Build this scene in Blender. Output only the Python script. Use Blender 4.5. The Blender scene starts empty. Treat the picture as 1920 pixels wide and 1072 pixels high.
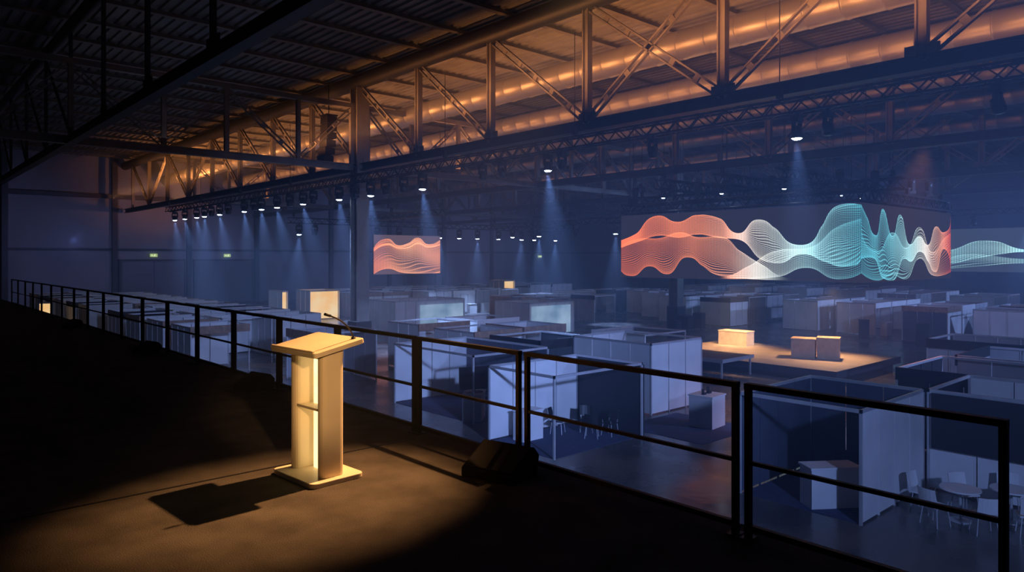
import bpy, math, random
from mathutils import Vector, Matrix
random.seed(7)
scene = bpy.context.scene
COL = scene.collection

# ---------------------------------------------------------------- materials
def new_mat(name):
    m = bpy.data.materials.new(name); m.use_nodes = True
    nt = m.node_tree; nt.nodes.clear()
    out = nt.nodes.new('ShaderNodeOutputMaterial')
    return m, nt, out

def surf(name, c, rough=0.6, metal=0.0, var=0.25, scale=3.0, bump=0.0, bscale=20.0, rvar=0.0, spec=0.5):
    m, nt, out = new_mat(name)
    b = nt.nodes.new('ShaderNodeBsdfPrincipled')
    b.inputs['Metallic'].default_value = metal
    b.inputs['Roughness'].default_value = rough
    b.inputs['Specular IOR Level'].default_value = spec
    tc = nt.nodes.new('ShaderNodeTexCoord')
    n = nt.nodes.new('ShaderNodeTexNoise'); n.inputs['Scale'].default_value = scale
    n.inputs['Detail'].default_value = 5
    nt.links.new(tc.outputs['Object'], n.inputs['Vector'])
    r = nt.nodes.new('ShaderNodeValToRGB')
    r.color_ramp.elements[0].position = 0.3; r.color_ramp.elements[1].position = 0.7
    lo = [x * (1 - var) for x in c]; hi = [min(1, x * (1 + var)) for x in c]
    r.color_ramp.elements[0].color = (*lo, 1); r.color_ramp.elements[1].color = (*hi, 1)
    nt.links.new(n.outputs['Fac'], r.inputs['Fac'])
    nt.links.new(r.outputs['Color'], b.inputs['Base Color'])
    if rvar > 0:
        mr = nt.nodes.new('ShaderNodeMapRange')
        mr.inputs['From Min'].default_value = .3; mr.inputs['From Max'].default_value = .7
        mr.inputs['To Min'].default_value = max(0.02, rough - rvar); mr.inputs['To Max'].default_value = rough + rvar
        nt.links.new(n.outputs['Fac'], mr.inputs['Value']); nt.links.new(mr.outputs[0], b.inputs['Roughness'])
    if bump > 0:
        n2 = nt.nodes.new('ShaderNodeTexNoise'); n2.inputs['Scale'].default_value = bscale
        nt.links.new(tc.outputs['Object'], n2.inputs['Vector'])
        bp = nt.nodes.new('ShaderNodeBump'); bp.inputs['Strength'].default_value = bump
        bp.inputs['Distance'].default_value = 0.02
        nt.links.new(n2.outputs['Fac'], bp.inputs['Height']); nt.links.new(bp.outputs[0], b.inputs['Normal'])
    nt.links.new(b.outputs[0], out.inputs[0])
    return m

def emis(name, c, s, c2=None, scale=1.5):
    m, nt, out = new_mat(name)
    e = nt.nodes.new('ShaderNodeEmission'); e.inputs[1].default_value = s
    if c2 is None:
        e.inputs[0].default_value = (*c, 1)
    else:
        tc = nt.nodes.new('ShaderNodeTexCoord'); n = nt.nodes.new('ShaderNodeTexNoise'); n.inputs['Scale'].default_value = scale
        nt.links.new(tc.outputs['Object'], n.inputs['Vector'])
        mx = nt.nodes.new('ShaderNodeValToRGB')
        mx.color_ramp.elements[0].position = .35; mx.color_ramp.elements[1].position = .65
        mx.color_ramp.elements[0].color = (*c, 1); mx.color_ramp.elements[1].color = (*c2, 1)
        nt.links.new(n.outputs['Fac'], mx.inputs['Fac']); nt.links.new(mx.outputs[0], e.inputs[0])
    nt.links.new(e.outputs[0], out.inputs[0])
    return m

def wave_mat(name, ribbons, ramp, bg, strength, dn=900.0, fill=.15, lw=.005):
    m, nt, out = new_mat(name)
    L = nt.links.new
    uv = nt.nodes.new('ShaderNodeUVMap'); uv.uv_map = 'UVMap'
    sep = nt.nodes.new('ShaderNodeSeparateXYZ'); L(uv.outputs[0], sep.inputs[0])
    U, V = sep.outputs[0], sep.outputs[1]
    def M(op, a, b=None, clamp=False):
        n = nt.nodes.new('ShaderNodeMath'); n.operation = op; n.use_clamp = clamp
        for i, x in enumerate((a, b)):
            if x is None: continue
            if isinstance(x, (int, float)): n.inputs[i].default_value = x
            else: L(x, n.inputs[i])
        return n.outputs[0]
    def FC(pts):
        n = nt.nodes.new('ShaderNodeFloatCurve'); c = n.mapping.curves[0]
        c.points[0].location = pts[0]; c.points[1].location = pts[-1]
        for p in pts[1:-1]: c.points.new(*p)
        n.mapping.update(); L(U, n.inputs['Value'])
        return n.outputs[0]
    total = None
    for (T, S, N, amp, fade, wfreq) in ribbons:
        t_ = FC(T); s_ = FC(S)
        D = M('ADD', M('SUBTRACT', t_, s_), 0.0013)
        t = M('DIVIDE', M('SUBTRACT', V, s_), D)
        inside = M('MULTIPLY', M('GREATER_THAN', t, 0.0), M('LESS_THAN', t, 1.0))
        tw = M('ADD', t, M('MULTIPLY', M('SINE', M('ADD', M('MULTIPLY', t, 6.28), M('MULTIPLY', U, wfreq))), 0.09))
        spacing = M('DIVIDE', M('ABSOLUTE', D), N)
        dist = M('MULTIPLY', M('ABSOLUTE', M('SUBTRACT', M('FRACT', M('MULTIPLY', tw, N)), 0.5)), spacing)
        line = M('SUBTRACT', 1.0, M('DIVIDE', dist, lw), True)
        shade = M('ADD', M('MULTIPLY', M('SINE', M('ADD', M('MULTIPLY', t, 5.0), M('MULTIPLY', U, wfreq*1.7))), fill*.8), fill)
        dens = M('SUBTRACT', 1.0, M('DIVIDE', M('ABSOLUTE', D), 0.45), True)
        bright = M('ADD', M('MULTIPLY', M('POWER', dens, 1.6), 0.6), 0.85)
        rim = M('MINIMUM', M('POWER', M('ABSOLUTE', M('SUBTRACT', M('MULTIPLY', t, 2.0), 1.0)), 10.0), 1.0)
        line = M('MULTIPLY', M('ADD', M('MAXIMUM', line, shade), M('MULTIPLY', rim, 0.45)), bright)
        dots = M('ADD', M('MULTIPLY', M('SINE', M('MULTIPLY', U, dn)), 0.28), 0.75)
        v = M('MULTIPLY', M('MULTIPLY', M('MULTIPLY', inside, line), dots), amp)
        if fade: v = M('MULTIPLY', v, FC(fade))
        total = v if total is None else M('ADD', total, v, True)
    r = nt.nodes.new('ShaderNodeValToRGB'); L(U, r.inputs['Fac'])
    els = r.color_ramp.elements
    els[0].position = ramp[0][0]; els[0].color = (*ramp[0][1], 1)
    els[1].position = ramp[-1][0]; els[1].color = (*ramp[-1][1], 1)
    for p, c in ramp[1:-1]:
        e = els.new(p); e.color = (*c, 1)
    mix = nt.nodes.new('ShaderNodeMix'); mix.data_type = 'RGBA'; mix.clamp_factor = True
    L(total, mix.inputs['Factor'])
    mix.inputs[6].default_value = (*bg, 1)
    L(r.outputs[0], mix.inputs[7])
    e = nt.nodes.new('ShaderNodeEmission'); e.inputs[1].default_value = strength
    L(mix.outputs[2], e.inputs[0]); L(e.outputs[0], out.inputs[0])
    return m

M_floor = surf('polished_concrete', (0.09, 0.085, 0.085), 0.26, 0, 0.45, 0.35, 0.15, 3, 0.14)
M_carpet = surf('black_stage_carpet', (0.075, 0.067, 0.06), 0.95, 0, 0.35, 2.5, 0.5, 90, spec=0.15)
M_wall = surf('wall_cladding', (0.22, 0.22, 0.25), 0.8, 0, 0.2, 0.15)
M_walltrim = surf('wall_steel', (0.05, 0.05, 0.065), 0.6, 0.2, 0.2, 1)
M_roof = surf('corrugated_steel', (0.2, 0.2, 0.21), 0.5, 0.2, 0.3, 0.6)
M_steel = surf('painted_steel', (0.2, 0.185, 0.175), 0.5, 0.2, 0.25, 1.2)
M_steeld = surf('dark_steel', (0.028, 0.03, 0.038), 0.5, 0.3, 0.25, 1.2)
M_duct = surf('galvanised_duct', (0.5, 0.48, 0.46), 0.42, 0.55, 0.06, .3)
M_alu = surf('aluminium_truss', (0.03, 0.03, 0.035), 0.45, 0.4, 0.2, 3)
M_black = surf('black_plastic', (0.010, 0.010, 0.012), 0.5, 0, 0.3, 4)
M_matt = surf('black_speaker_paint', (0.005, 0.005, 0.006), 0.85, 0, 0.3, 4, spec=.2)
M_rail = surf('black_railing_steel', (0.012, 0.012, 0.014), 0.5, 0.2, 0.3, 4)
M_white = surf('white_booth_panel', (0.76, 0.76, 0.76), 0.6, 0, 0.1, 0.8)
M_grey = surf('grey_booth_panel', (0.38, 0.38, 0.4), 0.6, 0, 0.15, 0.8)
M_blue = surf('dark_blue_booth_panel', (0.07, 0.08, 0.12), 0.65, 0, 0.15, 0.8)
M_navy = surf('dark_booth_panel', (0.015, 0.016, 0.022), 0.65, 0, 0.2, 0.8)
M_wood = surf('wood_fascia', (0.32, 0.2, 0.14), 0.55, 0, 0.3, 5)
M_prof = surf('aluminium_profile', (0.6, 0.6, 0.62), 0.4, 0.4, 0.1, 2)
M_bcarp = surf('blue_booth_carpet', (0.04, 0.055, 0.12), 0.9, 0, 0.25, 6, 0.2, 90)
M_pod = surf('cream_lectern_laminate', (0.78, 0.69, 0.52), 0.42, 0, 0.05, 4)
M_stage = surf('stage_deck', (0.40, 0.34, 0.3), 0.6, 0, 0.15, 1.2)
M_crate = surf('pale_plywood', (0.74, 0.62, 0.5), 0.6, 0, 0.15, 3)
M_brown = surf('tan_plywood', (0.5, 0.38, 0.28), 0.6, 0, 0.15, 3)
M_lens = emis('blue_white_lens', (0.55, 0.72, 1.0), 40)
M_lensd = surf('dark_glass_lens', (0.03, 0.035, 0.06), 0.15, 0, 0.2, 8)
M_podglow = emis('lectern_glow', (1.0, 0.66, 0.26), 2.2, (1.0, 0.72, 0.34), 3)
M_glowblue = emis('backlit_fabric', (0.13, 0.25, 0.42), 0.9, (0.34, 0.5, 0.74), 0.5)
M_warm = emis('lit_room_glow', (1.0, 0.60, 0.24), 1.0, (1.0, 0.78, 0.46), 0.7)  # emission stands in for the light inside warm lit rooms
M_exit = emis('exit_sign_green', (0.45, 0.7, 0.3), 0.9, (0.5, 0.75, 0.35), 2)
M_exitw = emis('exit_sign_symbol', (0.9, 1.0, 0.75), 1.6)
M_tv = surf('black_glass', (0.008, 0.009, 0.012), 0.12, 0, 0.2, 3)

# ---------------------------------------------------------------- mesh builder
class MB:
    def __init__(s): s.v = []; s.f = []
    def box(s, x0, y0, z0, x1, y1, z1):
        n = len(s.v)
        s.v += [(x0,y0,z0),(x1,y0,z0),(x1,y1,z0),(x0,y1,z0),(x0,y0,z1),(x1,y0,z1),(x1,y1,z1),(x0,y1,z1)]
        s.f += [tuple(n+i for i in q) for q in ((0,3,2,1),(4,5,6,7),(0,1,5,4),(1,2,6,5),(2,3,7,6),(3,0,4,7))]
        return s
    def frame(s, p1, p2):
        d = Vector(p2) - Vector(p1); L = d.length; d.normalize()
        up = Vector((0,0,1)) if abs(d.z) < 0.95 else Vector((0,1,0))
        a = d.cross(up).normalized(); b = a.cross(d).normalized()
        return d, a, b, L
    def beam(s, p1, p2, w, h):
        d, a, b, L = s.frame(p1, p2); n = len(s.v)
        for p in (Vector(p1), Vector(p2)):
            for (i, j) in ((-1,-1),(1,-1),(1,1),(-1,1)):
                s.v.append(tuple(p + a*(i*w/2) + b*(j*h/2)))
        s.f += [tuple(n+i for i in q) for q in ((0,1,2,3),(7,6,5,4),(0,4,5,1),(1,5,6,2),(2,6,7,3),(3,7,4,0))]
        return s
    def tube(s, pts, r, seg=10, radii=None, cap=True):
        n0 = len(s.v); k = len(pts)
        for i, p in enumerate(pts):
            q = pts[min(i+1, k-1)]; o = pts[max(i-1, 0)]
            d, a, b, L = s.frame(o, q); rr = radii[i] if radii else r
            for j in range(seg):
                t = 2*math.pi*j/seg
                s.v.append(tuple(Vector(p) + a*(math.cos(t)*rr) + b*(math.sin(t)*rr)))
        for i in range(k-1):
            for j in range(seg):
                j2 = (j+1) % seg
                s.f.append((n0+(i+1)*seg+j, n0+(i+1)*seg+j2, n0+i*seg+j2, n0+i*seg+j))
        if cap:
            s.f.append(tuple(n0+j for j in range(seg))); s.f.append(tuple(n0+(k-1)*seg+j for j in range(seg))[::-1])
        return s
    def prism(s, poly, z0, z1):
        n = len(s.v); k = len(poly)
        s.v += [(x,y,z0) for x,y in poly] + [(x,y,z1) for x,y in poly]
        s.f.append(tuple(n+i for i in range(k))[::-1]); s.f.append(tuple(n+k+i for i in range(k)))
        for i in range(k):
            j = (i+1) % k; s.f.append((n+i, n+j, n+k+j, n+k+i))
        return s
    def lprism(s, poly, y0, y1):
        n = len(s.v); k = len(poly)
        s.v += [(x,y0,z) for x,z in poly] + [(x,y1,z) for x,z in poly]
        s.f.append(tuple(n+i for i in range(k))); s.f.append(tuple(n+k+i for i in range(k))[::-1])
        for i in range(k):
            j = (i+1) % k; s.f.append((n+j, n+i, n+k+i, n+k+j))
        return s
    def lattice(s, p1, p2, w, h, r):
        d, a, b, L = s.frame(p1, p2); P1, P2 = Vector(p1), Vector(p2)
        for i in (-1, 1): s.beam(P1 + b*(i*h/2), P2 + b*(i*h/2), w, r)
        n = max(2, int(L / 1.3))
        for i in range(n+1):
            c = P1 + (P2-P1)*(i/n)
            s.beam(c - d*0.13, c + d*0.13, w*0.5, h)
        return s
    def mesh(s, name, smooth=False):
        me = bpy.data.meshes.new(name); me.from_pydata(s.v, [], s.f); me.update()
        if smooth: me.shade_smooth()
        return me

def link(o): COL.objects.link(o); return o
def obj(name, me, mat, parent=None, loc=(0,0,0), rot=(0,0,0), bevel=0):
    o = bpy.data.objects.new(name, me)
    if mat and not me.materials: me.materials.append(mat)
    o.location = loc; o.rotation_euler = rot
    if parent: o.parent = parent
    link(o)
    if bevel:
        md = o.modifiers.new('bev', 'BEVEL'); md.width = bevel; md.segments = 3; md.limit_method = 'ANGLE'
    return o
def thing(name, label, cat, loc=(0,0,0), rotz=0, group=None):
    e = bpy.data.objects.new(name, None); e.empty_display_size = 0.2
    e.location = loc; e.rotation_euler = (0, 0, rotz); link(e)
    e['label'] = label; e['category'] = cat
    if group: e['group'] = group
    return e
CACHE = {}
def cached(key, fn, name, smooth=False):
    if key not in CACHE:
        b = MB(); fn(b); CACHE[key] = b.mesh(name, smooth)
    return CACHE[key]
def structure(name, me, mat, **k):
    o = obj(name, me, mat, **k); o['kind'] = 'structure'; return o

# ---------------------------------------------------------------- room shell
X0, X1, Y0, Y1, ZR = -8.0, 106.0, -8.0, 100.0, 18.7
structure('floor', MB().box(X0, Y0, -0.3, X1, Y1, 0).mesh('floor'), M_floor)
structure('wall_back', MB().box(X0, Y1, 0, X1, Y1+0.4, ZR).mesh('wb'), M_wall)
structure('wall_right', MB().box(X1, Y0, 0, X1+0.4, Y1, ZR).mesh('wr'), M_wall)
structure('wall_left', MB().box(X0-0.4, Y0, 0, X0, Y1, ZR).mesh('wl'), M_wall)
structure('wall_front', MB().box(X0, Y0-0.4, 0, X1, Y0, ZR).mesh('wf'), M_wall)
b = MB(); p = 0.55; n = int((X1-X0)/p)
prof = []
for i in range(n):
    x = X0 + i*p
    prof += [(x, ZR), (x+0.2, ZR), (x+0.26, ZR-0.1), (x+0.49, ZR-0.1)]
prof.append((X1, ZR))
for (x, z) in prof: b.v += [(x, Y0, z), (x, Y1, z)]
for i in range(len(prof)-1): b.f.append((2*i, 2*i+1, 2*i+3, 2*i+2))
structure('ceiling', b.mesh('ceil'), M_roof)

tn = 1
def trim(bx, mat=M_walltrim):
    global tn
    structure('trim_%d' % tn, MB().box(*bx).mesh('trim'), mat); tn += 1
for x in (11.6, 22.9, 31.8, 41.0, 52.6, 63, 74, 84.8, 95):
    trim((x-0.3, Y1-0.45, 0, x+0.3, Y1-0.01, ZR-0.3))
for y in (10, 22, 34, 46, 58, 70, 82):
    trim((X1-0.45, y-0.3, 0, X1-0.01, y+0.3, ZR-0.3))
trim((X0, Y1-0.3, 13.5, X1, Y1-0.01, 14.0)); trim((X0, Y1-0.25, 7.0, X1, Y1-0.01, 7.3))
trim((X1-0.3, Y0, 13.5, X1-0.01, Y1, 14.0)); trim((X1-0.25, Y0, 7.0, X1-0.01, Y1, 7.3))
M_door = surf('steel_door', (0.13, 0.13, 0.16), 0.6, 0.2, 0.1, 0.4)
for i, (xa, xb) in enumerate(((23.6, 31.2), (32.6, 40.4), (66, 72))):
    bb = MB().box(xa, Y1-0.2, 0, xb, Y1-0.02, 5.7)
    mid = (xa+xb)/2
    for (u, w) in ((xa+0.15, mid-0.1), (mid+0.1, xb-0.15)):
        for zz in (0.2, 2.1, 4.0): bb.box(u, Y1-0.28, zz, w, Y1-0.2, zz+1.6)
    structure('door_%d' % (i+1), bb.mesh('door'), M_door)
    trim((xa-.25, Y1-.32, 0, xa, Y1-.02, 5.95)); trim((xb, Y1-.32, 0, xb+.25, Y1-.02, 5.95)); trim((xa, Y1-.32, 5.7, xb, Y1-.02, 5.95))
for (x, y, z) in ((27.4, Y1-0.5, 6.45), (36.8, Y1-0.5, 6.45), (97, Y1-0.5, 6.45)):
    e = thing('exit_sign', 'small green illuminated emergency exit sign above door', 'exit sign', (x, y, z), group='green exit signs on the hall wall')
    obj('sign_box', cached('exb', lambda b: b.box(-.42, 0, -.2, .42, .25, .2), 'sb'), M_exit, e)
    def man(b):
        b.tube([(0.1, -.02, 0.13), (0.1, -.04, 0.13)], 0.04, 8)
        b.box(0.05, -.03, -.03, .13, -.01, .09); b.beam((.07, -.02, -.03), (-.06, -.02, -.15), .02, .04)
        b.beam((.1, -.02, -.03), (.18, -.02, -.15), .02, .04); b.beam((-.32, -.02, 0), (-.12, -.02, 0), .02, .04)
        b.beam((-.32, -.02, 0), (-.25, -.02, .08), .02, .03); b.beam((-.32, -.02, 0), (-.25, -.02, -.08), .02, .03)
    obj('running_man_symbol', cached('exm', man, 'man'), M_exitw, e)

GP = 'steel purlins under the roof'
for i in range(27):
    y = -4 + i*3.9
    e = obj('roof_purlin', cached('purl', lambda b: b.box(X0+.02, -.08, -.32, X1-.02, .08, -.12).box(X0+.02, -.16, -.34, X1-.02, .16, -.3), 'purlin'), M_steel, loc=(0, y, ZR))
    e['label'] = 'long steel purlin under the corrugated roof'; e['category'] = 'roof beam'; e['group'] = GP

# ---------------------------------------------------------------- big trusses
NY = [-5.9, 0.9, 7.9, 14.8, 21.7, 28.4, 35.0, 41.8, 48.6, 55.4, 62.2, 69.0, 75.8, 82.6, 89.4, 96.2]
ZB, ZT = 12.0, 17.7
def main_truss(x, mat, label, pmat, pipe_r=0.48, k=1.0, c=1.0, ydiag=-99):
    e = thing('roof_truss', label, 'roof truss', (x, 0, ZB), group='steel roof trusses')
    h = ZT-ZB
    def P(y, z): return (0, y, z)
    obj('top_chord', MB().tube([P(Y0+.1, h), P(Y1-.1, h)], pipe_r, 24).mesh('tc', True), pmat, e)
    b = MB(); b.box(-.24*c, Y0+.1, -.24*c, .24*c, Y1-.5, -.17*c).box(-.24*c, Y0+.1, .17*c, .24*c, Y1-.5, .24*c).box(-.06, Y0+.1, -.17*c, .06, Y1-.5, .17*c)
    obj('bottom_chord', b.mesh('bc'), pmat, e)
    for i, y in enumerate(NY):
        b = MB(); b.box(-.16*k, y-.17*k, .2, .16*k, y-.11*k, h-.2).box(-.16*k, y+.11*k, .2, .16*k, y+.17*k, h-.2).box(-.04, y-.11*k, .2, .04, y+.11*k, h-.2)
        b.box(-.03, y-.5, .1, .03, y+.5, .6)
        obj('vertical_post', b.mesh('vp'), mat, e)
        if i+1 < len(NY) and y > ydiag:
            y2 = NY[i+1]; dg = []
            if y >= 21 or y < 0: dg.append(((y, .2), (y2, h-.3)))
            elif y > 14: dg += [((y, .2), (y2, h-.3)), ((y, h-.3), (y2, .2))]
            else: dg.append(((y, h-.3), (y2, .2)))
            if y > 60 and i % 2: dg = [((y, h-.3), (y2, .2))]
            for q1, q2 in dg:
                b = MB(); b.lattice(P(q1[0], q1[1]), P(q2[0], q2[1]), .16*k, .3*k, .07*k)
                obj('diagonal_brace', b.mesh('dg'), mat, e)
    return e
main_truss(7.6, M_steeld, 'dark steel roof truss with round top chord', M_steeld, .3, .5, .85, 40)
main_truss(24.1, M_steel, 'large steel roof truss lit orange, carried by steel column', M_steeld, .5)
main_truss(40.4, M_steel, 'steel roof truss with round top chord above the booths', M_steeld, .4)
main_truss(56.5, M_steel, 'steel roof truss with round top chord far above the booths', M_steeld, .4)
main_truss(72.5, M_steel, 'steel roof truss with round top chord deep in the hall', M_steeld, .4)

def cross_truss(y, xs, zt, mat=M_steel):
    e = thing('cross_truss', 'steel cross truss spanning between the main roof trusses', 'roof truss', (0, y, ZB), group='steel cross trusses')
    h = zt-ZB
    obj('bottom_chord', MB().box(xs[0], -.2, -.2, xs[-1], .2, -.14).box(xs[0], -.2, .14, xs[-1], .2, .2).box(xs[0], -.05, -.14, xs[-1], .05, .14).mesh('cb'), mat, e)
    obj('top_chord', MB().box(xs[0], -.16, h-.15, xs[-1], .16, h+.15).mesh('ct'), mat, e)
    for i, x in enumerate(xs):
        obj('vertical_post', MB().box(x-.12, -.12, .2, x+.12, .12, h-.15).mesh('v'), mat, e)
        if i+1 < len(xs):
            x2 = xs[i+1]; a, c = ((x, h-.2), (x2, .2)) if i % 2 == 0 else ((x, .2), (x2, h-.2))
            obj('diagonal_brace', MB().lattice((a[0], 0, a[1]), (c[0], 0, c[1]), .14, .24, .06).mesh('d'), mat, e)
xs_l = [-7.8, -4, 0.2, 4.0, 7.6, 12.0, 15.4, 19.8, 23.5]
cross_truss(41.8, xs_l, 16.0)
xs_r = [24.7, 28.2, 32.3, 36.4, 40.4, 44.4, 48.5, 52.5, 56.5, 60.5, 64.5, 68.5, 72.5, 80, 88, 96, 105]
cross_truss(41.8, xs_r, 16.0)
cross_truss(75.8, xs_r, 16.0)
cross_truss(8.0, xs_r[4:], 16.0)

def column(x, y, top, label, w=0.45):
    e = thing('steel_column', label, 'column', (x, y, 0), group='steel hall columns')
    b = MB(); b.box(-w, -w, 0, w, -w+.08, top).box(-w, w-.08, 0, w, w, top).box(-.08, -w+.08, 0, .08, w-.08, top)
    obj('shaft', b.mesh('sh'), M_steel, e)
    obj('base_guard', MB().box(-w-.12, -w-.12, 0, w+.12, w+.12, 1.9).mesh('bg'), M_black, e, bevel=.03)
column(24.1, 41.8, 17.2, 'tall steel column carrying the main roof truss')
column(52.0, 36.5, 17.6, 'steel column standing behind the hanging video screens')

def mk_duct(r):
    b = MB(); pts = []; rad = []
    y = -6
    while y < 97:
        for dy, rr in ((0, r), (1.38, r), (1.40, r+.03), (1.46, r+.03), (1.48, r)):
            pts.append((0, y+dy, 0)); rad.append(rr)
        y += 1.5
    b.tube(pts, r, 36, rad); me = b.mesh('duct', True); CACHE[('duct', r)] = me; return me
def duct(x, z, r):
    e = obj('ventilation_duct', CACHE.get(('duct', r)) or mk_duct(r), M_duct, loc=(x, 0, z))
    e['label'] = 'large round galvanised ventilation duct under the roof'; e['category'] = 'duct'; e['group'] = 'ventilation ducts'
duct(28.3, 16.0, .68); duct(36.1, 16.0, .68); duct(45.0, 16.0, .55); duct(52.0, 16.0, .55); duct(61, 16, .55); duct(67, 16, .55)

# ---------------------------------------------------------------- rig trusses
def rig(p1, p2, s=0.46, label='black lattice lighting truss hanging under the roof truss', drops=True, t=.045):
    P1, P2 = Vector(p1), Vector(p2); L = (P2-P1).length
    e = thing('lighting_truss', label, 'lighting truss', p1, group='lattice lighting trusses')
    d = (P2-P1).normalized(); a = d.cross(Vector((0,0,1))).normalized(); up = Vector((0,0,1))
    cs = [a*(i*s/2)+up*(j*s/2) for (i, j) in ((-1,-1),(1,-1),(1,1),(-1,1))]
    b = MB()
    for c in cs: b.tube([c, d*L+c], t, 6)
    obj('chord_tubes', b.mesh('ch'), M_alu, e)
    b = MB(); n = int(L/.5)
    for i in range(n):
        q1, q2 = d*(L*i/n), d*(L*(i+1)/n)
        for k in range(4):
            c1, c2 = cs[k], cs[(k+1) % 4]
            if i % 2: c1, c2 = c2, c1
            b.beam(q1+c1, q2+c2, t*.95, t*.95)
    obj('lacing', b.mesh('lc'), M_alu, e)
    if drops:
        k = max(2, int(L/9)); H = 16.0-P1.z
        for i in range(k+1):
            q = d*(.5+(L-1)*i/k)
            obj('hoist', cached(('hoist', round(H, 2)), lambda b: b.beam((0,0,s/2), (0,0,H), .025, .025).box(-.09, -.09, .35, .09, .09, .75), 'ho'), M_black, e, loc=q)
    return e
rig((23.2, 2.0, 11.13), (23.2, 79.5, 11.13))
rig((27.5, 60.0, 9.4), (63, 60.0, 9.4))
rig((50.5, 34.5, 9.5), (50.5, 59.4, 9.5))
rig((33, 44.5, 9.6), (33, 59.4, 9.6))
rig((74, 12, 10.2), (74, 50, 10.2))

def head(x, y, ztop, lit=True, tilt=0.0, sc=1.0, yaw=0.0):
    e = thing('moving_head_light', 'black moving head stage light hanging from the truss' + (', lens glowing blue-white' if lit else ', switched off'),
              'stage light', (x, y, ztop), yaw, group='moving head lights on the trusses')
    e.scale = (sc, sc, sc)
    obj('clamp_base', cached('mhb', lambda b: b.box(-.2, -.16, -.22, .2, .16, -.04).box(-.05, -.05, -.06, .05, .05, .1), 'mb'), M_black, e)
    obj('yoke', cached('mhy', lambda b: b.box(-.27, -.08, -.62, -.22, .08, -.2).box(.22, -.08, -.62, .27, .08, -.2).box(-.27, -.08, -.27, .27, .08, -.22), 'my'), M_black, e)
    obj('lamp_head', cached('mhh', lambda b: b.tube([(0,0,.2), (0,0,.16), (0,0,-.1), (0,0,-.26)], .2, 16, [.12, .19, .21, .22]), 'mh', True), M_black, e, loc=(0, 0, -.6), rot=(tilt, 0, 0))
    mt = M_lens if lit else M_lensd
    obj('lens', cached('mhl' + mt.name, lambda b: b.tube([(0,0,-.262), (0,0,-.31)], .18, 16, [.19, .12]), 'ml', True), mt, e, loc=(0, 0, -.6), rot=(tilt, 0, 0))
    return e

def spot(name, loc, target, power, color, angle, blend=.6, r=.12):
    l = bpy.data.lights.new(name, 'SPOT'); l.energy = power; l.color = color; l.spot_size = math.radians(angle)
    l.spot_blend = blend; l.shadow_soft_size = r
    o = bpy.data.objects.new(name, l); o.location = loc
    o.rotation_euler = (Vector(target)-Vector(loc)).to_track_quat('-Z', 'Y').to_euler(); link(o); return o
def area(name, loc, target, power, color, sx, sy, spread=180):
    l = bpy.data.lights.new(name, 'AREA'); l.energy = power; l.color = color; l.shape = 'RECTANGLE'; l.size = sx; l.size_y = sy
    l.spread = math.radians(spread)
    o = bpy.data.objects.new(name, l); o.location = loc
    z = -(Vector(target)-Vector(loc)).normalized(); yv = Vector((0, 1, 0)); xv = yv.cross(z).normalized()
    o.rotation_euler = Matrix((xv, yv, z)).transposed().to_euler(); link(o); return o

BLUE = (.28, .46, 1.0)
rows = [(77.1,1),(74,1),(70.6,1),(68.5,1),(66.7,0),(64.6,1),(62.6,0),(59,1),(57,0),(55.5,1),(52.6,1),(50.4,0),(48.2,1),(46.6,0),(42.9,1),(40.8,0),(38.9,1),(37.2,0),(35.2,0),(33.3,1),(28,0),(26.5,0),(23.3,1),(22.4,0),(17.4,0),(11.45,1),(10.4,0),(5.7,0)]
for i, (y, lit) in enumerate(rows):
    sc = .9 if y < 30 else 1.05
    head(23.2, y, 10.82, bool(lit), tilt=0.0 if lit else random.uniform(-.5, .5), sc=sc)
    if lit: spot('stage_spot', (23.2, y, 10.82-.94*sc), (24.0+random.uniform(0, 1.5), y+random.uniform(-1, 1), 0), 15000 if y > 20 else 6500, BLUE, 36, 1.0, .08)
for i, x in enumerate([28.5, 30, 34, 36.5, 39, 41.5, 44, 46.5, 49, 52, 55.5, 57.5, 61]):
    lit = i % 2 == 0 or i > 5
    head(x, 60, 9.11, lit, sc=1.1, tilt=0 if lit else .4)
    if lit and i % 2 == 0: spot('stage_spot', (x, 60, 8.0), (x, 60+random.uniform(-1, 1), 0), 15000, BLUE, 40, 1, .08)
for (y, lit) in ((38,0),(42,1),(47,0),(52,1),(56,1)):
    head(50.5, y, 9.21, bool(lit), sc=1.1)
    if y in (42, 52): spot('stage_spot', (50.5, y, 8.1), (50.5, y, 0), 15000, BLUE, 40, 1, .08)
for (y, lit) in ((16,1),(20,0),(27,0),(35,1),(44,1)):
    head(74, y, 9.91, bool(lit), sc=1.1)
    if lit: spot('stage_spot', (74, y, 8.8), (73, y, 0), 10000, BLUE, 50, 1, .08)

# ---------------------------------------------------------------- LED cube
CORAL = (0.95, 0.19, 0.07); PEACH = (0.95, 0.42, 0.28); WHT = (0.85, 0.8, 0.76); TEALW = (0.42, 0.78, 0.86); TEAL = (0.1, 0.55, 0.72)
BG = (0.012, 0.012, 0.02)
R1 = ([(0,.60),(.08,.70),(.19,.97),(.29,.86),(.38,.95),(.48,.88),(.56,.66),(.63,.84),(.7,.72),(.8,.48),(.87,.72),(.94,.99),(1,.97)],
      [(0,.48),(.1,.58),(.2,.66),(.3,.62),(.38,.66),(.48,.60),(.56,.57),(.66,.27),(.72,.24),(.8,.36),(.88,.26),(.95,.2),(1,.30)], 30, 1.0, None, 9.0)
R2 = ([(0,.52),(.1,.62),(.2,.62),(.3,.70),(.38,.62),(.48,.62),(.56,.42),(.66,.2),(.75,.04),(1,.02)],
      [(0,.10),(.06,.02),(.15,.18),(.24,.06),(.33,.32),(.4,.2),(.48,.05),(.58,.02),(.75,.01),(1,.01)], 32, .9, [(0,1),(.6,1),(.76,0),(1,0)], 5.0)
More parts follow.
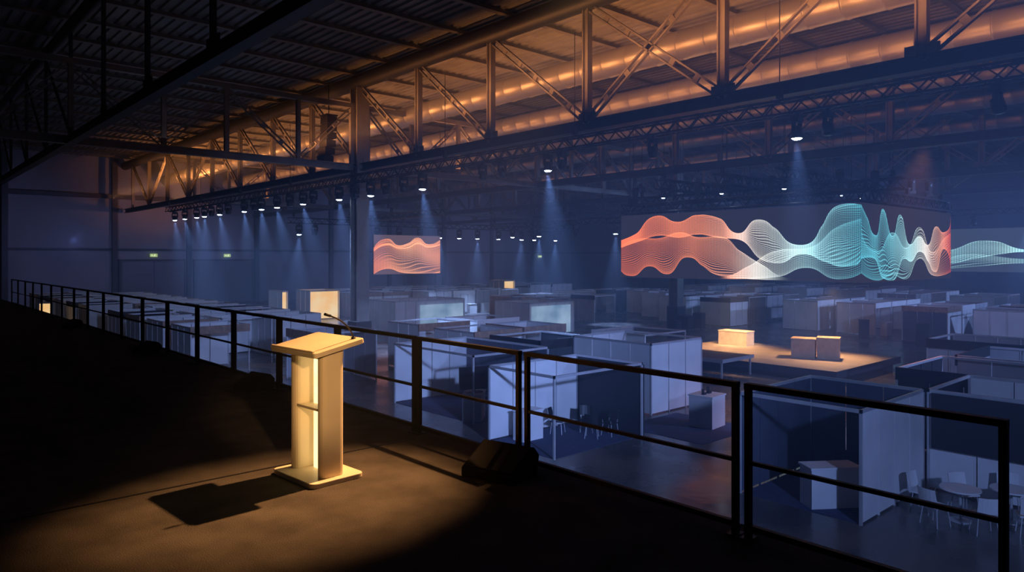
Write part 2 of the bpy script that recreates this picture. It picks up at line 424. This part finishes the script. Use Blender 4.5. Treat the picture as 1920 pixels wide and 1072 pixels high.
R3 = ([(0,.05),(.48,.03),(.6,.2),(.72,.42),(.82,.44),(.92,.7),(1,.8)],
      [(0,.01),(.48,.01),(.6,.02),(.72,.06),(.82,.18),(.92,.04),(1,.12)], 24, .65, [(0,0),(.47,0),(.55,1),(1,1)], 7.0)
ramp1 = [(0, CORAL), (.4, (.93, .28, .13)), (.52, PEACH), (.62, WHT), (.82, TEALW), (1, TEAL)]
MW1 = wave_mat('wave_screen_front', [R1, R2, R3], ramp1, BG, 1.8, 1000, .12, .0045)
Q1 = ([(0,.97),(.06,.8),(.14,.6),(.2,.95),(.3,.6),(.38,.9),(.48,.5),(.6,.62),(.7,.5),(.8,.78),(.9,.7),(1,.96)],
      [(0,.3),(.12,.30),(.2,.05),(.32,.02),(.42,.3),(.5,.26),(.6,.4),(.7,.26),(.8,.1),(.9,.45),(1,.04)], 26, 1.0, None, 8.0)
Q2 = ([(0,.8),(.15,.4),(.3,.65),(.45,.45),(.6,.75),(.75,.4),(.9,.6),(1,.7)],
      [(0,.12),(.15,.02),(.3,.08),(.45,.02),(.6,.3),(.75,.06),(.9,.05),(1,.1)], 20, .7, None, 6.0)
ramp2 = [(0, TEAL), (.25, (.15, .62, .78)), (.5, TEALW), (.68, WHT), (.84, PEACH), (1, (.9, .1, .05))]
MW2 = wave_mat('wave_screen_side', [Q1, Q2], ramp2, BG, 1.8, 500, .12)
MW3 = wave_mat('wave_screen_coral', [
    ([(0,.66),(.2,.90),(.35,.74),(.5,.80),(.65,.95),(.8,.78),(1,.90)], [(0,.58),(.2,.74),(.35,.66),(.5,.68),(.65,.78),(.8,.7),(1,.76)], 5, 1.0, None, 5.0),
    ([(0,.60),(.2,.78),(.35,.68),(.5,.70),(.65,.82),(.8,.72),(1,.8)], [(0,.01),(.2,.14),(.4,.04),(.6,.01),(.8,.01),(1,.01)], 14, .9, None, 3.0)],
    [(0, (1, .26, .11)), (.5, (1, .44, .26)), (1, (1, .36, .18))], (.07, .05, .075), 1.8, 300, .38, .011)
MW4 = wave_mat('wave_screen_teal', [
    ([(0,.85),(.2,.6),(.4,.5),(.6,.72),(.8,.5),(1,.6)], [(0,.3),(.2,.45),(.4,.2),(.6,.35),(.8,.45),(1,.2)], 18, 1.0, None, 5.0),
    ([(0,.3),(.3,.12),(.5,.4),(.8,.3),(1,.4)], [(0,.05),(.3,.02),(.5,.1),(.8,.2),(1,.1)], 8, .6, None, 4.0)],
    [(0, TEAL), (.4, (.3, .68, .8)), (.7, TEALW), (1, TEAL)], (.02, .028, .045), 1.8, 500)

def screen(name, corners, mat, parent):
    me = bpy.data.meshes.new(name); me.from_pydata(corners, [], [(0, 1, 2, 3)])
    uvl = me.uv_layers.new(name='UVMap')
    for i, u in enumerate(((0,0),(1,0),(1,1),(0,1))): uvl.data[i].uv = u
    me.materials.append(mat); o = bpy.data.objects.new(name, me); o.parent = parent; link(o); return o
bx0, bx1, by0, by1, bz0, bz1 = 39.2, 53.5, 15.8, 32.1, 4.72, 9.0
e = thing('video_screen_cube', 'large hanging four-sided video screen showing coral and teal wave lines', 'video screen', ((bx0+bx1)/2, (by0+by1)/2, bz0))
hx, hy, hz = (bx1-bx0)/2, (by1-by0)/2, bz1-bz0
obj('screen_housing', MB().box(-hx+.06, -hy+.06, 0, hx-.06, hy-.06, hz).mesh('hs'), M_black, e)
screen('display_panel', [(-hx, hy, 0), (-hx, -hy, 0), (-hx, -hy, hz), (-hx, hy, hz)], MW1, e)
screen('display_panel', [(-hx, -hy, 0), (hx, -hy, 0), (hx, -hy, hz), (-hx, -hy, hz)], MW2, e)
screen('display_panel', [(hx, -hy, 0), (hx, hy, 0), (hx, hy, hz), (hx, -hy, hz)], MW1, e)
screen('display_panel', [(hx, hy, 0), (-hx, hy, 0), (-hx, hy, hz), (hx, hy, hz)], MW2, e)
CL = 'black lattice truss frame carrying the hanging video screen cube'
for (a, c) in (((bx0+.2, by0+.1, 9.45), (bx0+.2, by1-.1, 9.45)), ((bx0+.6, by0+.2, 9.45), (bx1-.6, by0+.2, 9.45)),
               ((bx1-.2, by0+.1, 9.45), (bx1-.2, by1-.1, 9.45)), ((bx0+.6, by1-.2, 9.45), (bx1-.6, by1-.2, 9.45)),
               ((bx0+3, by0-1, 10.15), (bx0+3, by1+1, 10.15)), ((bx0-1, by0+4, 10.85), (bx1+1, by0+4, 10.85)),
               ((bx0-1, by1-4, 10.85), (bx1+1, by1-4, 10.85)), ((bx0-1, by0+8, 10.85), (bx1+1, by0+8, 10.85))):
    rig(a, c, .6, CL, True, .06)
for (x, y) in ((bx0+.2, 17), (bx0+.2, 19), (bx0+.2, 21), (bx0+.2, 24), (bx0+.2, 26), (bx0+.2, 28), (bx0+.2, 31), (41.5, by0+.2), (44, by0+.2), (47, by0+.2), (50, by0+.2)):
    hd = head(x, y, 9.88, False, sc=1.1); hd.rotation_euler = (math.pi, 0, random.random())
for (x, y) in ((38.6, 19.8), (38.6, 23.8), (38.6, 28.1)):
    head(x, y, 10.48, True, sc=.6)
for (x, y) in ((46, 19.8), (49, 19.8), (52, 19.8)):
    head(x, y, 10.45, True, sc=.5)

e = thing('hanging_video_screen', 'hanging video screen showing coral wave lines', 'video screen', (35.7, 59.3, 4.5))
obj('screen_housing', MB().box(0, .02, 0, 7.8, .2, 3.8).mesh('hs'), M_black, e)
screen('display_panel', [(0, 0, 0), (7.8, 0, 0), (7.8, 0, 3.8), (0, 0, 3.8)], MW3, e)
e = thing('hanging_video_screen', 'wide hanging video screen showing pale teal wave lines', 'video screen', (82, 14, 4.7))
obj('screen_housing', MB().box(.02, 0, 0, .2, 18, 4.3).mesh('hs'), M_black, e)
screen('display_panel', [(0, 18, 0), (0, 0, 0), (0, 0, 4.3), (0, 18, 4.3)], MW4, e)

e = thing('loudspeaker_array', 'black line array loudspeaker hanging beside the steel column', 'loudspeaker', (22.6, 43.2, 12.3))
for i in range(6):
    obj('speaker_cabinet', cached('spk', lambda b: b.lprism([(-.35, 0), (.35, .04), (.35, .44), (-.35, .48)], -.5, .5), 'sc'), M_black, e, loc=(-.01*i*i, 0, 2.6-.52*i), bevel=.02)
obj('hanging_frame', MB().box(-.4, -.5, 3.1, .4, .5, 3.18).beam((0,0,3.18), (0,0,5.2), .04, .04).mesh('hf'), M_black, e)

# ---------------------------------------------------------------- booths
def booth(x, y, w, d, h=2.5, walls='NE', mat=M_white, fascia='', fmat=M_white, label=None, carpet=False, wmat=None):
    lab = label or 'white shell-scheme exhibition booth with aluminium frame'
    e = thing('exhibition_booth', lab, 'exhibition booth', (x, y, 0), group='exhibition booths in the hall')
    sides = {'S': ((0,0),(w,0)), 'N': ((0,d),(w,d)), 'W': ((0,0),(0,d)), 'E': ((w,0),(w,d))}
    key = (round(w,2), round(d,2), h)
    def fr(b):
        t = .03
        for (a, c) in sides.values():
            b.box(a[0]-t, a[1]-t, h-.08, c[0]+t, c[1]+t, h)
        for (px, py) in ((0,0),(w,0),(0,d),(w,d)): b.box(px-t, py-t, 0, px+t, py+t, h)
    obj('frame', cached(('fr',)+key, fr, 'frame'), M_prof, e)
    for s in walls:
        a, c = sides[s]
        mm = (wmat or {}).get(s, mat)
        def pn(b):
            L = w if s in 'NS' else d; n = max(1, round(L))
            for i in range(n):
                u0, u1 = L*i/n+.035, L*(i+1)/n-.035
                if s in 'NS': b.box(u0, a[1]-.015, .05, u1, a[1]+.015, h-.08); b.box(u0-.035, a[1]-.025, 0, u0, a[1]+.025, h-.08)
                else: b.box(a[0]-.015, u0, .05, a[0]+.015, u1, h-.08); b.box(a[0]-.025, u0-.035, 0, a[0]+.025, u0, h-.08)
        obj('partition', cached(('pn', s, mm.name)+key, pn, 'partition'), mm, e)
    for s in fascia:
        a, c = sides[s]; t = .04
        obj('fascia_board', cached(('fa', s, fmat.name)+key, lambda b: b.box(a[0]-t, a[1]-t, h-.38, c[0]+t, c[1]+t, h+.02), 'fascia'), fmat, e)
    if carpet:
        obj('booth_carpet', cached(('cp',)+key, lambda b: b.box(.04, .04, 0.001, w-.04, d-.04, .015), 'cp'), M_bcarp, e)
    return e

def counter(x, y, w=1.0, d=.5, h=1.05, rz=0, mat=M_white, z=0, label='white box counter with a flat top', ov=.03):
    e = thing('counter', label, 'counter', (x, y, z), rz, group='display counters')
    obj('counter_body', cached(('cb', w, d, h, mat.name), lambda b: b.box(-w/2, -d/2, 0, w/2, d/2, h-.05), 'cb'), mat, e)
    obj('counter_top', cached(('ct', w, d, h, mat.name, ov), lambda b: b.box(-w/2-ov, -d/2-ov, h-.05, w/2+ov, d/2+ov, h), 'ct'), mat, e)
    return e
def chair(x, y, rz, mat=M_white, label='white moulded chair with slim metal legs'):
    e = thing('chair', label, 'chair', (x, y, 0), rz, group='booth chairs')
    obj('seat', cached(('cs', mat.name), lambda b: b.box(-.22, -.21, .43, .22, .21, .46), 'seat'), mat, e)
    def bk(b):
        for i in range(5):
            t0, t1 = -.22+.088*i, -.22+.088*(i+1)
            c0, c1 = .2+.05*(1-(t0/.22)**2), .2+.05*(1-(t1/.22)**2)
            n = len(b.v); b.v += [(t0, c0, .5), (t1, c1, .5), (t1, c1+.08, .86), (t0, c0+.08, .86), (t0, c0+.02, .5), (t1, c1+.02, .5), (t1, c1+.1, .86), (t0, c0+.1, .86)]
            b.f += [tuple(n+k for k in q) for q in ((0,1,2,3),(7,6,5,4),(0,4,5,1),(3,2,6,7),(0,3,7,4),(1,5,6,2))]
    obj('backrest', cached(('cbk', mat.name), bk, 'back'), mat, e)
    for (lx, ly) in ((-.19,-.18),(.19,-.18),(-.19,.18),(.19,.18)):
        obj('leg', cached(('cl', lx, ly), lambda b: b.tube([(lx*.9, ly*.9, .43), (lx*1.15, ly*1.15, 0)], .012, 6).beam((lx*.9, ly*.9, .42), (lx*.9, ly*1.1, .55), .012, .012), 'leg'), M_prof, e)
    return e
def round_table(x, y):
    e = thing('round_table', 'round white bistro table on a central pole', 'table', (x, y, 0), group='bistro tables')
    obj('table_top', cached('tt', lambda b: b.tube([(0,0,.72), (0,0,.75)], .42, 28), 'tt'), M_white, e)
    obj('pole', cached('tp', lambda b: b.tube([(0,0,.02), (0,0,.72)], .03, 10), 'tp'), M_prof, e)
    obj('base', cached('tb', lambda b: b.tube([(0,0,0), (0,0,.02), (0,0,.04)], .24, 20, [.24, .24, .05]), 'tb'), M_prof, e)

DARKL = 'dark exhibition booth with black panels and aluminium frame'
booth(16.6, 6.7, 3.9, 3.0, 2.6, 'SEN', M_white, '', label='open booth with white outer wall, dark blue inside', carpet=True, wmat={'E': M_blue, 'N': M_blue})
booth(20.6, 1.2, 3.4, 5.4, 2.6, 'WE', M_white, '', label='white-panelled exhibition booth with black banner wall')
e = thing('banner', 'wide black banner mounted on the white booth wall', 'banner', (20.5, 1.3, 1.1))
obj('banner_cloth', MB().box(-.03, 0, 0, .03, 5.2, 1.42).mesh('bn'), M_navy, e)
counter(17.4, 7.75, 1.25, .55, 1.0, -.62, M_white); chair(19.2, 8.2, -1.2, M_black, 'black chair standing inside the open booth')
round_table(18.6, 5.3); round_table(19.4, 4.5)
for (x, y, r) in ((17.9,5.6,1.2),(18.7,6.1,-.1),(18.1,4.7,2.2),(19.3,5.4,-.6),(18.7,4.0,2.0),(20.1,4.7,-1.2),(19.5,3.7,3.1)): chair(x, y, r)
counter(19.2, 2.4, .8, 1.4, .95)
booth(24.6, 3.2, 4.2, 5.6, 2.5, 'WN', M_navy, 'W', M_navy, DARKL)
booth(29.4, 2.0, 4.0, 6.5, 2.5, 'WNE', M_grey, 'N', M_navy, 'grey exhibition booth with dark fascia board')
booth(34.5, 3.0, 3.5, 3.5, 2.5, 'WN', M_white, '', label='white shell-scheme booth with plain aluminium frame')
booth(34.5, 7.6, 3.5, 3.5, 2.5, 'WE', M_grey, 'W', M_navy, 'grey exhibition booth with dark fascia board')
booth(15.2, 15.0, 4.2, 3.0, 2.5, 'N', M_white, '', label='exhibition booth with white side wall and black back wall', carpet=True)
e = thing('banner', 'black fabric back wall standing in the booth', 'banner', (19.5, 15.0, 0))
obj('banner_cloth', MB().box(-.04, 0, 0.0, .04, 3.0, 2.42).mesh('bn'), M_navy, e)
for (x, y, r) in ((17.6,17.2,.5),(18.5,16.7,-.8),(18.7,15.8,-1.5),(18.0,16.0,2.2)): chair(x, y, r, M_black, 'black chair inside the blue-carpeted booth')
counter(16.3, 17.3, .9, .5, 1.0)
booth(22.3, 16.8, 3.4, 4.0, 2.75, 'SWN', M_white, '', label='tall white closed exhibition booth')
counter(22.4, 14.4, 1.0, .9, 1.15, .1, M_white, label='white box counter with brochures on blue carpet')
for (x, y, w, h) in ((22.2, 14.4, .15, .2), (22.55, 14.42, .17, .26), (22.72, 14.5, .1, .12)):
    e = thing('brochure_holder', 'small brochure holder standing on the white counter', 'brochure holder', (x, y, 1.15), group='brochure holders on the counter')
    obj('holder', MB().box(-w/2,-.06,0,w/2,.06,.02).box(-w/2,.03,0,w/2,.05,h).box(-w/2,-.06,0,w/2,-.04,h*.4).mesh('bh'), M_alu, e)
e = obj('carpet', MB().box(20.0, 13.0, 0.001, 23.4, 16.4, .012).mesh('cp'), M_bcarp); e['label'] = 'dark blue carpet under the white counter'; e['category'] = 'carpet'
booth(16.3, 20.2, 3.8, 5.2, 2.5, 'NE', M_white, '', label='white booth with television on a counter', carpet=True, wmat={'E': M_blue})
counter(16.9, 20.9, 1.2, .7, 1.0, .75, M_grey, label='grey counter carrying a black television')
e = thing('television', 'black flat television standing on the grey counter', 'television', (16.9, 20.9, 1.0), -.3)
obj('screen', MB().box(-.6, -.03, .1, .6, .03, .95).mesh('tv'), M_tv, e, bevel=.01)
obj('stand', MB().box(-.3, -.15, 0, .3, .15, .03).box(-.05, -.02, .03, .05, .05, .2).mesh('st'), M_black, e)
booth(26.6, 20.4, 3.2, 3.2, 2.5, 'N', M_grey, 'W', M_white, 'open booth frame with grey back wall')
booth(21.4, 26.4, 3.0, 3.2, 2.5, 'WSE', M_white, 'S', M_wood, 'white booth with brown wooden fascia board')
booth(24.8, 26.6, 3.0, 3.0, 2.5, 'WNE', M_white, 'WS', M_wood, 'white booth with brown wooden fascia board')
booth(21.2, 21.8, 3.2, 3.2, 2.5, 'WE', M_navy, 'WS', M_navy, DARKL)
booth(15.6, 31.0, 3.2, 3.2, 2.5, 'NE', M_grey, 'W', M_wood, 'grey booth with brown wooden fascia board')
booth(21.8, 31.6, 3.4, 3.0, 2.5, 'WSE', M_white, 'S', M_wood, 'white booth with brown wooden fascia board')
booth(25.8, 31.6, 3.2, 3.0, 2.5, 'WSN', M_white, 'S', M_white, 'white booth with white fascia board')
for (x, y, w, rz) in ((31.2, 48.6, 7.0, 0), (37.8, 40.0, 5.0, 0)):
    booth(x, y, w, 4.0, 2.6, 'SWNE', M_white, '', label='white booth with glowing pale blue backlit wall')
for (x, y, w, h) in ((33.6, 48.53, 4.4, 2.1), (38.0, 39.93, 4.3, 2.2)):
    e = thing('light_box', 'glowing pale blue backlit fabric wall on a white booth', 'light box', (x, y, .1), group='backlit walls')
    obj('backlit_fabric', MB().box(0, -.05, 0, w, .03, h).mesh('lb'), M_glowblue, e)
for (x, y, w, h) in ((32.0, 65, 3.2, 2.9), (29.6, 66, .6, 2.9), (59, 67, 1.8, 3.3)):
    booth(x, y, w, 3, h, 'NWE', M_white, '', label='white booth with warm lit interior')
    e = thing('light_box', 'glowing warm yellow-white panel standing in for a lit booth interior', 'light box', (x+.1, y+.2, .1), group='backlit walls')
    obj('backlit_fabric', MB().box(0, 0, 0, w-.2, .06, h-.25).mesh('lb'), M_warm, e)  # glowing panel imitates the lit interior, no real light box
e = thing('light_box', 'glowing warm yellow panel standing in for a lit doorway on the hall floor', 'light box', (9.9, 66, 0), -.5, group='backlit walls')
obj('backlit_fabric', MB().box(0, 0, .1, .9, .06, 2.5).mesh('lb'), M_warm, e)  # glowing panel imitates a lit doorway
obj('frame', MB().box(-.1, -.02, 0, 0, .1, 2.6).box(.9, -.02, 0, 1.0, .1, 2.6).box(-.1, -.02, 2.5, 1.0, .1, 2.6).mesh('fr'), M_prof, e)
def block(xa, xb, ya, yb, w=3.0, d=3.0, gx=.25, gy=1.6, skip=.1):
    y = ya
    while y + d <= yb:
        x = xa
        while x + w <= xb:
            if random.random() > skip:
                walls = random.choice(['NWE', 'SWN', 'SW', 'SWNE', 'SWNE', 'NW', 'NE', 'SWE'])
                mt = random.choice([M_white, M_white, M_white, M_white, M_grey])
                fa = random.choice(['', '', 'S', 'W', 'SW']); fm = random.choice([M_white, M_white, M_white, M_navy, M_wood])
                wm = {random.choice('NEWS'): random.choice([M_blue, M_navy, M_grey])} if random.random() < .25 else None
                booth(x, y, w, d, 2.5, walls, mt, fa, fm, ('white' if mt is M_white else 'grey') + ' shell-scheme booth' + (' with ' + {M_white.name: 'white', M_navy.name: 'black', M_wood.name: 'wooden'}[fm.name] + ' fascia board' if fa else ' with plain aluminium frame'), wmat=wm)
                q = random.random()
                if q < .3: counter(x+random.uniform(.7, w-.8), y-.5, 1.0, .5, 1.05)
            x += w+gx
        y += d+gy
block(12.2, 22.4, 38, 88)
block(36.5, 43.2, 64, 78, skip=.05)
block(44.5, 55, 45, 57, skip=.1); block(44, 58, 62, 80, skip=.1)
block(56.5, 70, 34, 56, skip=.1); block(62, 76, 70, 84, skip=.1, w=4, d=4)
block(58.5, 68, 22.5, 31, skip=0); block(57.2, 68, 12.5, 21, skip=0)
block(77, 100, 6, 58, w=4.2, d=3.6, gy=3, skip=.3)
for (x, y) in ((55.5, 18.2), (55.8, 22.3)):
    counter(x, y, .8, .7, 1.4, .4, M_black, label='black display cabinet standing in front of a booth')

for (x, y, w, h) in ((51.0, 34.8, 1.2, 1.2), (49.6, 35.0, 1.0, .9), (52.6, 34.6, .9, 1.4)):
    e = thing('flight_case', 'black flight case standing beside the steel column', 'flight case', (x, y, 0), .2, group='flight cases')
    obj('case_body', MB().box(-w/2, -.4, .12, w/2, .4, h).mesh('fc'), M_black, e, bevel=.03)
    for (cx, cy) in ((-.4,-.3),(.4,-.3),(-.4,.3),(.4,.3)):
        obj('castor', cached('cas', lambda b: b.tube([(0,-.02,.06), (0,.02,.06)], .06, 10), 'cas'), M_black, e, loc=(cx*w, cy, 0))

# ---------------------------------------------------------------- stage
M_edge = surf('dark_blue_stage_edge', (0.04, 0.05, 0.075), 0.5, 0.2, 0.15, 2)
e = thing('stage_platform', 'low square stage platform lit by warm light', 'stage', (34.3, 15.0, 0))
obj('stage_deck', MB().box(0, 0, .5, 8.0, 11.0, .6).mesh('dk'), M_stage, e)
obj('stage_skirt', MB().box(.25, .25, 0, 7.75, 10.75, .5).mesh('sk'), M_black, e)
obj('stage_edge_trim', MB().box(-.05, -.05, .25, 8.05, 0, .61).box(-.05, 0, .25, 0, 11.05, .61).mesh('et'), M_edge, e)
e = thing('side_platform', 'dark deck platform on legs beside the stage', 'platform', (31.2, 19.2, 0))
obj('platform_deck', MB().box(0, 0, .9, 2.9, 6.2, 1.02).mesh('dk'), M_edge, e)
obj('edge_rail', MB().box(-.05, -.05, .86, 2.95, 0, 1.04).box(-.05, 0, .86, 0, 6.2, 1.04).mesh('er'), M_grey, e)
for (x, y) in ((.1,.1),(2.8,.1),(.1,6.1),(2.8,6.1),(.1,3.1),(2.8,3.1)):
    obj('leg', cached('plg', lambda b: b.box(-.04, -.04, 0, .04, .04, .9), 'leg'), M_prof, e, loc=(x, y, 0))
for (x, y, r, w, d, h, m, lb) in ((40.6, 24.0, .05, 1.0, 1.9, .9, M_crate, 'pale'), (38.3, 18.5, .35, 1.1, 1.2, 1.05, M_brown, 'tan'), (38.72, 17.32, .35, 1.0, 1.1, 1.15, M_brown, 'tan')):
    e = thing('display_plinth', lb + ' box plinth standing on the lit stage', 'plinth', (x, y, .6), r, group='plinths on the stage')
    obj('plinth_body', MB().box(-w/2, -d/2, 0, w/2, d/2, h-.06).mesh('pb'), m, e)
    obj('plinth_top', MB().box(-w/2-.03, -d/2-.03, h-.06, w/2+.03, d/2+.03, h).mesh('pt'), m, e)

# ---------------------------------------------------------------- balcony
e = obj('balcony_deck', MB().box(X0+.01, Y0+.01, 3.6, 4.9, 43.6, 4.0).mesh('bal'), M_carpet); e['label'] = 'dark carpeted balcony deck beside the black railing'; e['category'] = 'balcony'
structure('wall_balcony', MB().box(X0+.01, 43.6, 0, 4.9, 44, 12).mesh('wbk'), M_black)
structure('wall_under_balcony', MB().box(4.3, Y0+.01, 0, 4.6, 43.6, 3.6).mesh('wub'), M_wall)
XR = 4.68; ZF = 4.0
secs = [(1.10, 2.69), (2.75, 5.0), (5.08, 6.80), (6.86, 8.68)]
y = 8.72
while y < 37.5: secs.append((y, y+1.78)); y += 1.84
for (a, c) in secs:
    e = thing('railing_section', 'black steel balcony railing section with mid rail', 'railing', (XR, a, ZF), group='black balcony railing sections')
    L = c-a; k = round(L, 2)
    obj('top_rail', cached(('tr', k), lambda b: b.box(-.028, 0, 1.07, .028, L, 1.11), 'tr'), M_rail, e)
    obj('mid_rail', cached(('mr', k), lambda b: b.box(-.016, .04, .53, .016, L-.04, .557), 'mr'), M_rail, e)
    obj('bottom_rail', cached(('br', k), lambda b: b.box(-.02, .04, .06, .02, L-.04, .10), 'br'), M_rail, e)
    for yy in (0, L-.042):
        obj('post', cached(('po', round(yy, 2)), lambda b: b.box(-.022, yy, 0, .022, yy+.042, 1.07).box(-.06, yy-.02, 0, .06, yy+.062, .012), 'po'), M_rail, e)

def wedge(x, y, rz, sc=1):
    e = thing('stage_monitor', 'black wedge-shaped stage monitor loudspeaker on balcony floor', 'loudspeaker', (x, y, ZF), rz, group='wedge monitors along the railing')
    e.scale = (sc,)*3
    obj('cabinet', cached('wc', lambda b: b.lprism([(-.26, 0), (.22, 0), (.26, .22), (.16, .32), (-.26, .1)], -.34, .34), 'wc'), M_matt, e, bevel=.015)
    obj('grille', cached('wg', lambda b: b.beam((-.23, 0, .118), (.14, 0, .315), .6, .02), 'wg'), M_black, e)
wedge(4.34, 4.98, .25, .85); wedge(4.4, 10.8, .2, .75); wedge(4.4, 16.5, .2, .75); wedge(4.4, 24, .2, .75)

e = obj('deck_seam', MB().box(-3.5, 6.62, 4.0, 4.5, 6.645, 4.005).mesh('cc'), M_black); e['label'] = 'thin black strip marking a floor seam across the balcony deck'; e['category'] = 'floor seam'  # raised strip stands in for a deck joint

# ---------------------------------------------------------------- lectern
PX, PY, PR = 3.09, 6.12, 0.07
e = thing('lectern', 'cream lectern with slanted top, shelf and glowing strip', 'lectern', (PX, PY, ZF), PR)
def rr(w, d, r, seg=5):
    pts = []
    for (cx, cy, a0) in ((w/2-r, d/2-r, 0), (-w/2+r, d/2-r, 90), (-w/2+r, -d/2+r, 180), (w/2-r, -d/2+r, 270)):
        for i in range(seg+1):
            t = math.radians(a0+90*i/seg); pts.append((cx+r*math.cos(t), cy+r*math.sin(t)))
    return pts
obj('base_plate', MB().prism(rr(.54, .72, .06), 0, .045).mesh('bp'), M_pod, e, bevel=.008)
def stad(cx, cy, w, d, n=8):
    pts = []
    for i in range(n+1):
        t = math.radians(-90+180*i/n); pts.append((cx+w/2-d/2+d/2*math.cos(t), cy+d/2*math.sin(t)))
    for i in range(n+1):
        t = math.radians(90+180*i/n); pts.append((cx-w/2+d/2+d/2*math.cos(t), cy+d/2*math.sin(t)))
    return pts
for s in (-1, 1):
    obj('side_panel', MB().prism(stad(-.01, s*.235, .24, .11), .045, 1.16).mesh('sp'), M_pod, e, bevel=.004)
obj('front_panel', MB().box(.065, -.18, .045, .085, .18, 1.16).mesh('fp'), M_pod, e)
obj('light_strip', MB().box(.02, -.02, .05, .06, .105, 1.12).mesh('ls'), M_podglow, e)['label'] = 'glowing vertical light strip'
obj('shelf', MB().box(-.11, -.18, .63, .06, .18, .652).mesh('sh'), M_pod, e)
tp = MB().prism(rr(.52, .80, .03), -.02, .025)
tp.box(-.26, -.37, .025, -.235, .37, .045)
obj('slanted_top', tp.mesh('tp'), M_pod, e, loc=(-.01, 0, 1.205), rot=(0, -math.radians(11), 0), bevel=.006)
obj('neck_block', MB().lprism([(-.11, 1.1), (.10, 1.1), (.10, 1.2), (-.11, 1.16)], -.27, .27).mesh('nb'), M_pod, e)
mp = []
for i in range(17):
    t = i/16; mp.append((.19 - .24*t**1.9, -.30, 1.25 + .27*t - .03*t**4))
e2 = thing('microphone', 'thin black gooseneck microphone fixed on the lectern top', 'microphone', (PX, PY, ZF), PR)
obj('gooseneck', MB().tube(mp, .0075, 8).mesh('gn', True), M_black, e2)
obj('microphone_capsule', MB().tube([mp[-1], (mp[-1][0]-.06, -.30, mp[-1][2]+.02)], .013, 10).mesh('cap', True), M_black, e2)
obj('microphone_base', MB().tube([(.19, -.30, 1.24), (.19, -.30, 1.285)], .022, 12).mesh('mb', True), M_black, e2)

# ---------------------------------------------------------------- lights
spot('lectern_spot', (8.9, 6.5, 12.0), (2.78, 5.72, 4.0), 12500, (1.0, .47, .17), 18, 1.0, .09)
spot('lectern_fill', (.9, -1.2, 7.1), (3.1, 6.05, 4.85), 1500, (1, .54, .21), 11, 1.0, .15)  # added fill from beside the camera, brightens the lectern's near faces
ORG = (1.0, .37, .11)
area('roof_uplight', (32.2, 48, 12.6), (32.2, 48, 18), 2100, ORG, .6, 96, 128)
area('roof_uplight', (26, 84, 12.4), (26, 84, 18), 600, ORG, 1.2, 6, 130)
area('truss_fill', (20.4, 44, 12.9), (24.1, 44, 15.2), 2500, ORG, .3, 98, 72)  # added unseen one-sided strip that warms the truss faces
spot('wall_orange_fill', (31, 86, 11.5), (27, 100, 16.5), 2600, ORG, 70, .9, .2)  # added lamp putting orange light on the upper back wall
area('roof_uplight', (62, 50, 12.4), (62, 50, 18), 120, (1, .4, .15), 1, 40)
area('roof_left_fill', (12, 36, 12.6), (12, 36, 18), 45, (.6, .55, .7), 1, 60)  # added faint lamp that lifts the dark left roof
WB = (.24, .39, 1.0)
for (x, y, z, tx, ty, tz, p, a) in ((5.8, -6, 8.5, 22, 12, 0, 4800, 60), (5.8, -6, 9, 20, 30, 0, 9200, 44), (5.8, -7, 9.5, 26, 50, 0, 20000, 34), (5.6, -7, 9, 17, 62, 1, 15000, 18),
                             (30, -6, 11, 30, 18, 0, 12500, 64), (50, -6, 11, 54, 30, 0, 17000, 60), (75, 0, 11, 62, 44, 0, 21000, 60), (92, 6, 11, 86, 36, 0, 12000, 70), (50, -6, 11, 44, 62, 0, 31000, 36)):
    spot('blue_fill', (x, y, z), (tx, ty, tz), p, WB, a, .9, .3)  # added lamps out of view, brighten the booth faces
for (x, y, p) in ((40.0, 17.6, 1900), (40.0, 23.6, 1900)):
    spot('stage_wash', (x, y, 4.6), (38.6, y, .6), p, (1, .55, .24), 100, 1.0, .2)
spot('plinth_fill', (35.8, 19.5, 6.5), (40.6, 24, 1.1), 6500, (1, .62, .26), 24, .8, .1)  # added lamp to brighten the front of the rear plinth
spot('floor_reflection_fill', (31, 10, 10.5), (27.5, 11.5, 0), 3500, (1, .3, .14), 60, 1, .2)  # added lamp imitating the orange roof's reflection on the floor
spot('wall_glow', (98, 16, 3.0), (106, 12, 4), 2500, (1, .3, .12), 100, .8, .2)
for x in (16, 32, 54, 80):
    spot('wall_blue_fill', (x, 86, 8), (x, 100, 7), 1700, (.26, .36, 1.0), 120, 1, .4)  # added blue lamps that brighten the far wall

# ---------------------------------------------------------------- world: haze
w = bpy.data.worlds.new('World'); scene.world = w; w.use_nodes = True
nt = w.node_tree; nt.nodes.clear()
out = nt.nodes.new('ShaderNodeOutputWorld')
bg = nt.nodes.new('ShaderNodeBackground'); bg.inputs[0].default_value = (.01, .014, .03, 1); bg.inputs[1].default_value = .2
nt.links.new(bg.outputs[0], out.inputs['Surface'])
vs = nt.nodes.new('ShaderNodeVolumeScatter'); vs.inputs['Color'].default_value = (.6, .76, 1, 1); vs.inputs['Density'].default_value = .0052; vs.inputs['Anisotropy'].default_value = .0
nt.links.new(vs.outputs[0], out.inputs['Volume'])

# ---------------------------------------------------------------- camera
cam = bpy.data.cameras.new('Camera'); cam.lens = 25.125; cam.sensor_width = 36; cam.shift_y = -51/1920
cam.clip_end = 400
co = bpy.data.objects.new('Camera', cam); co.location = (0, 0, 6.0); co.rotation_euler = (math.radians(90), 0, -math.radians(42)); link(co)
scene.camera = co
scene.view_settings.view_transform = 'Standard'
scene.view_settings.look = 'None'
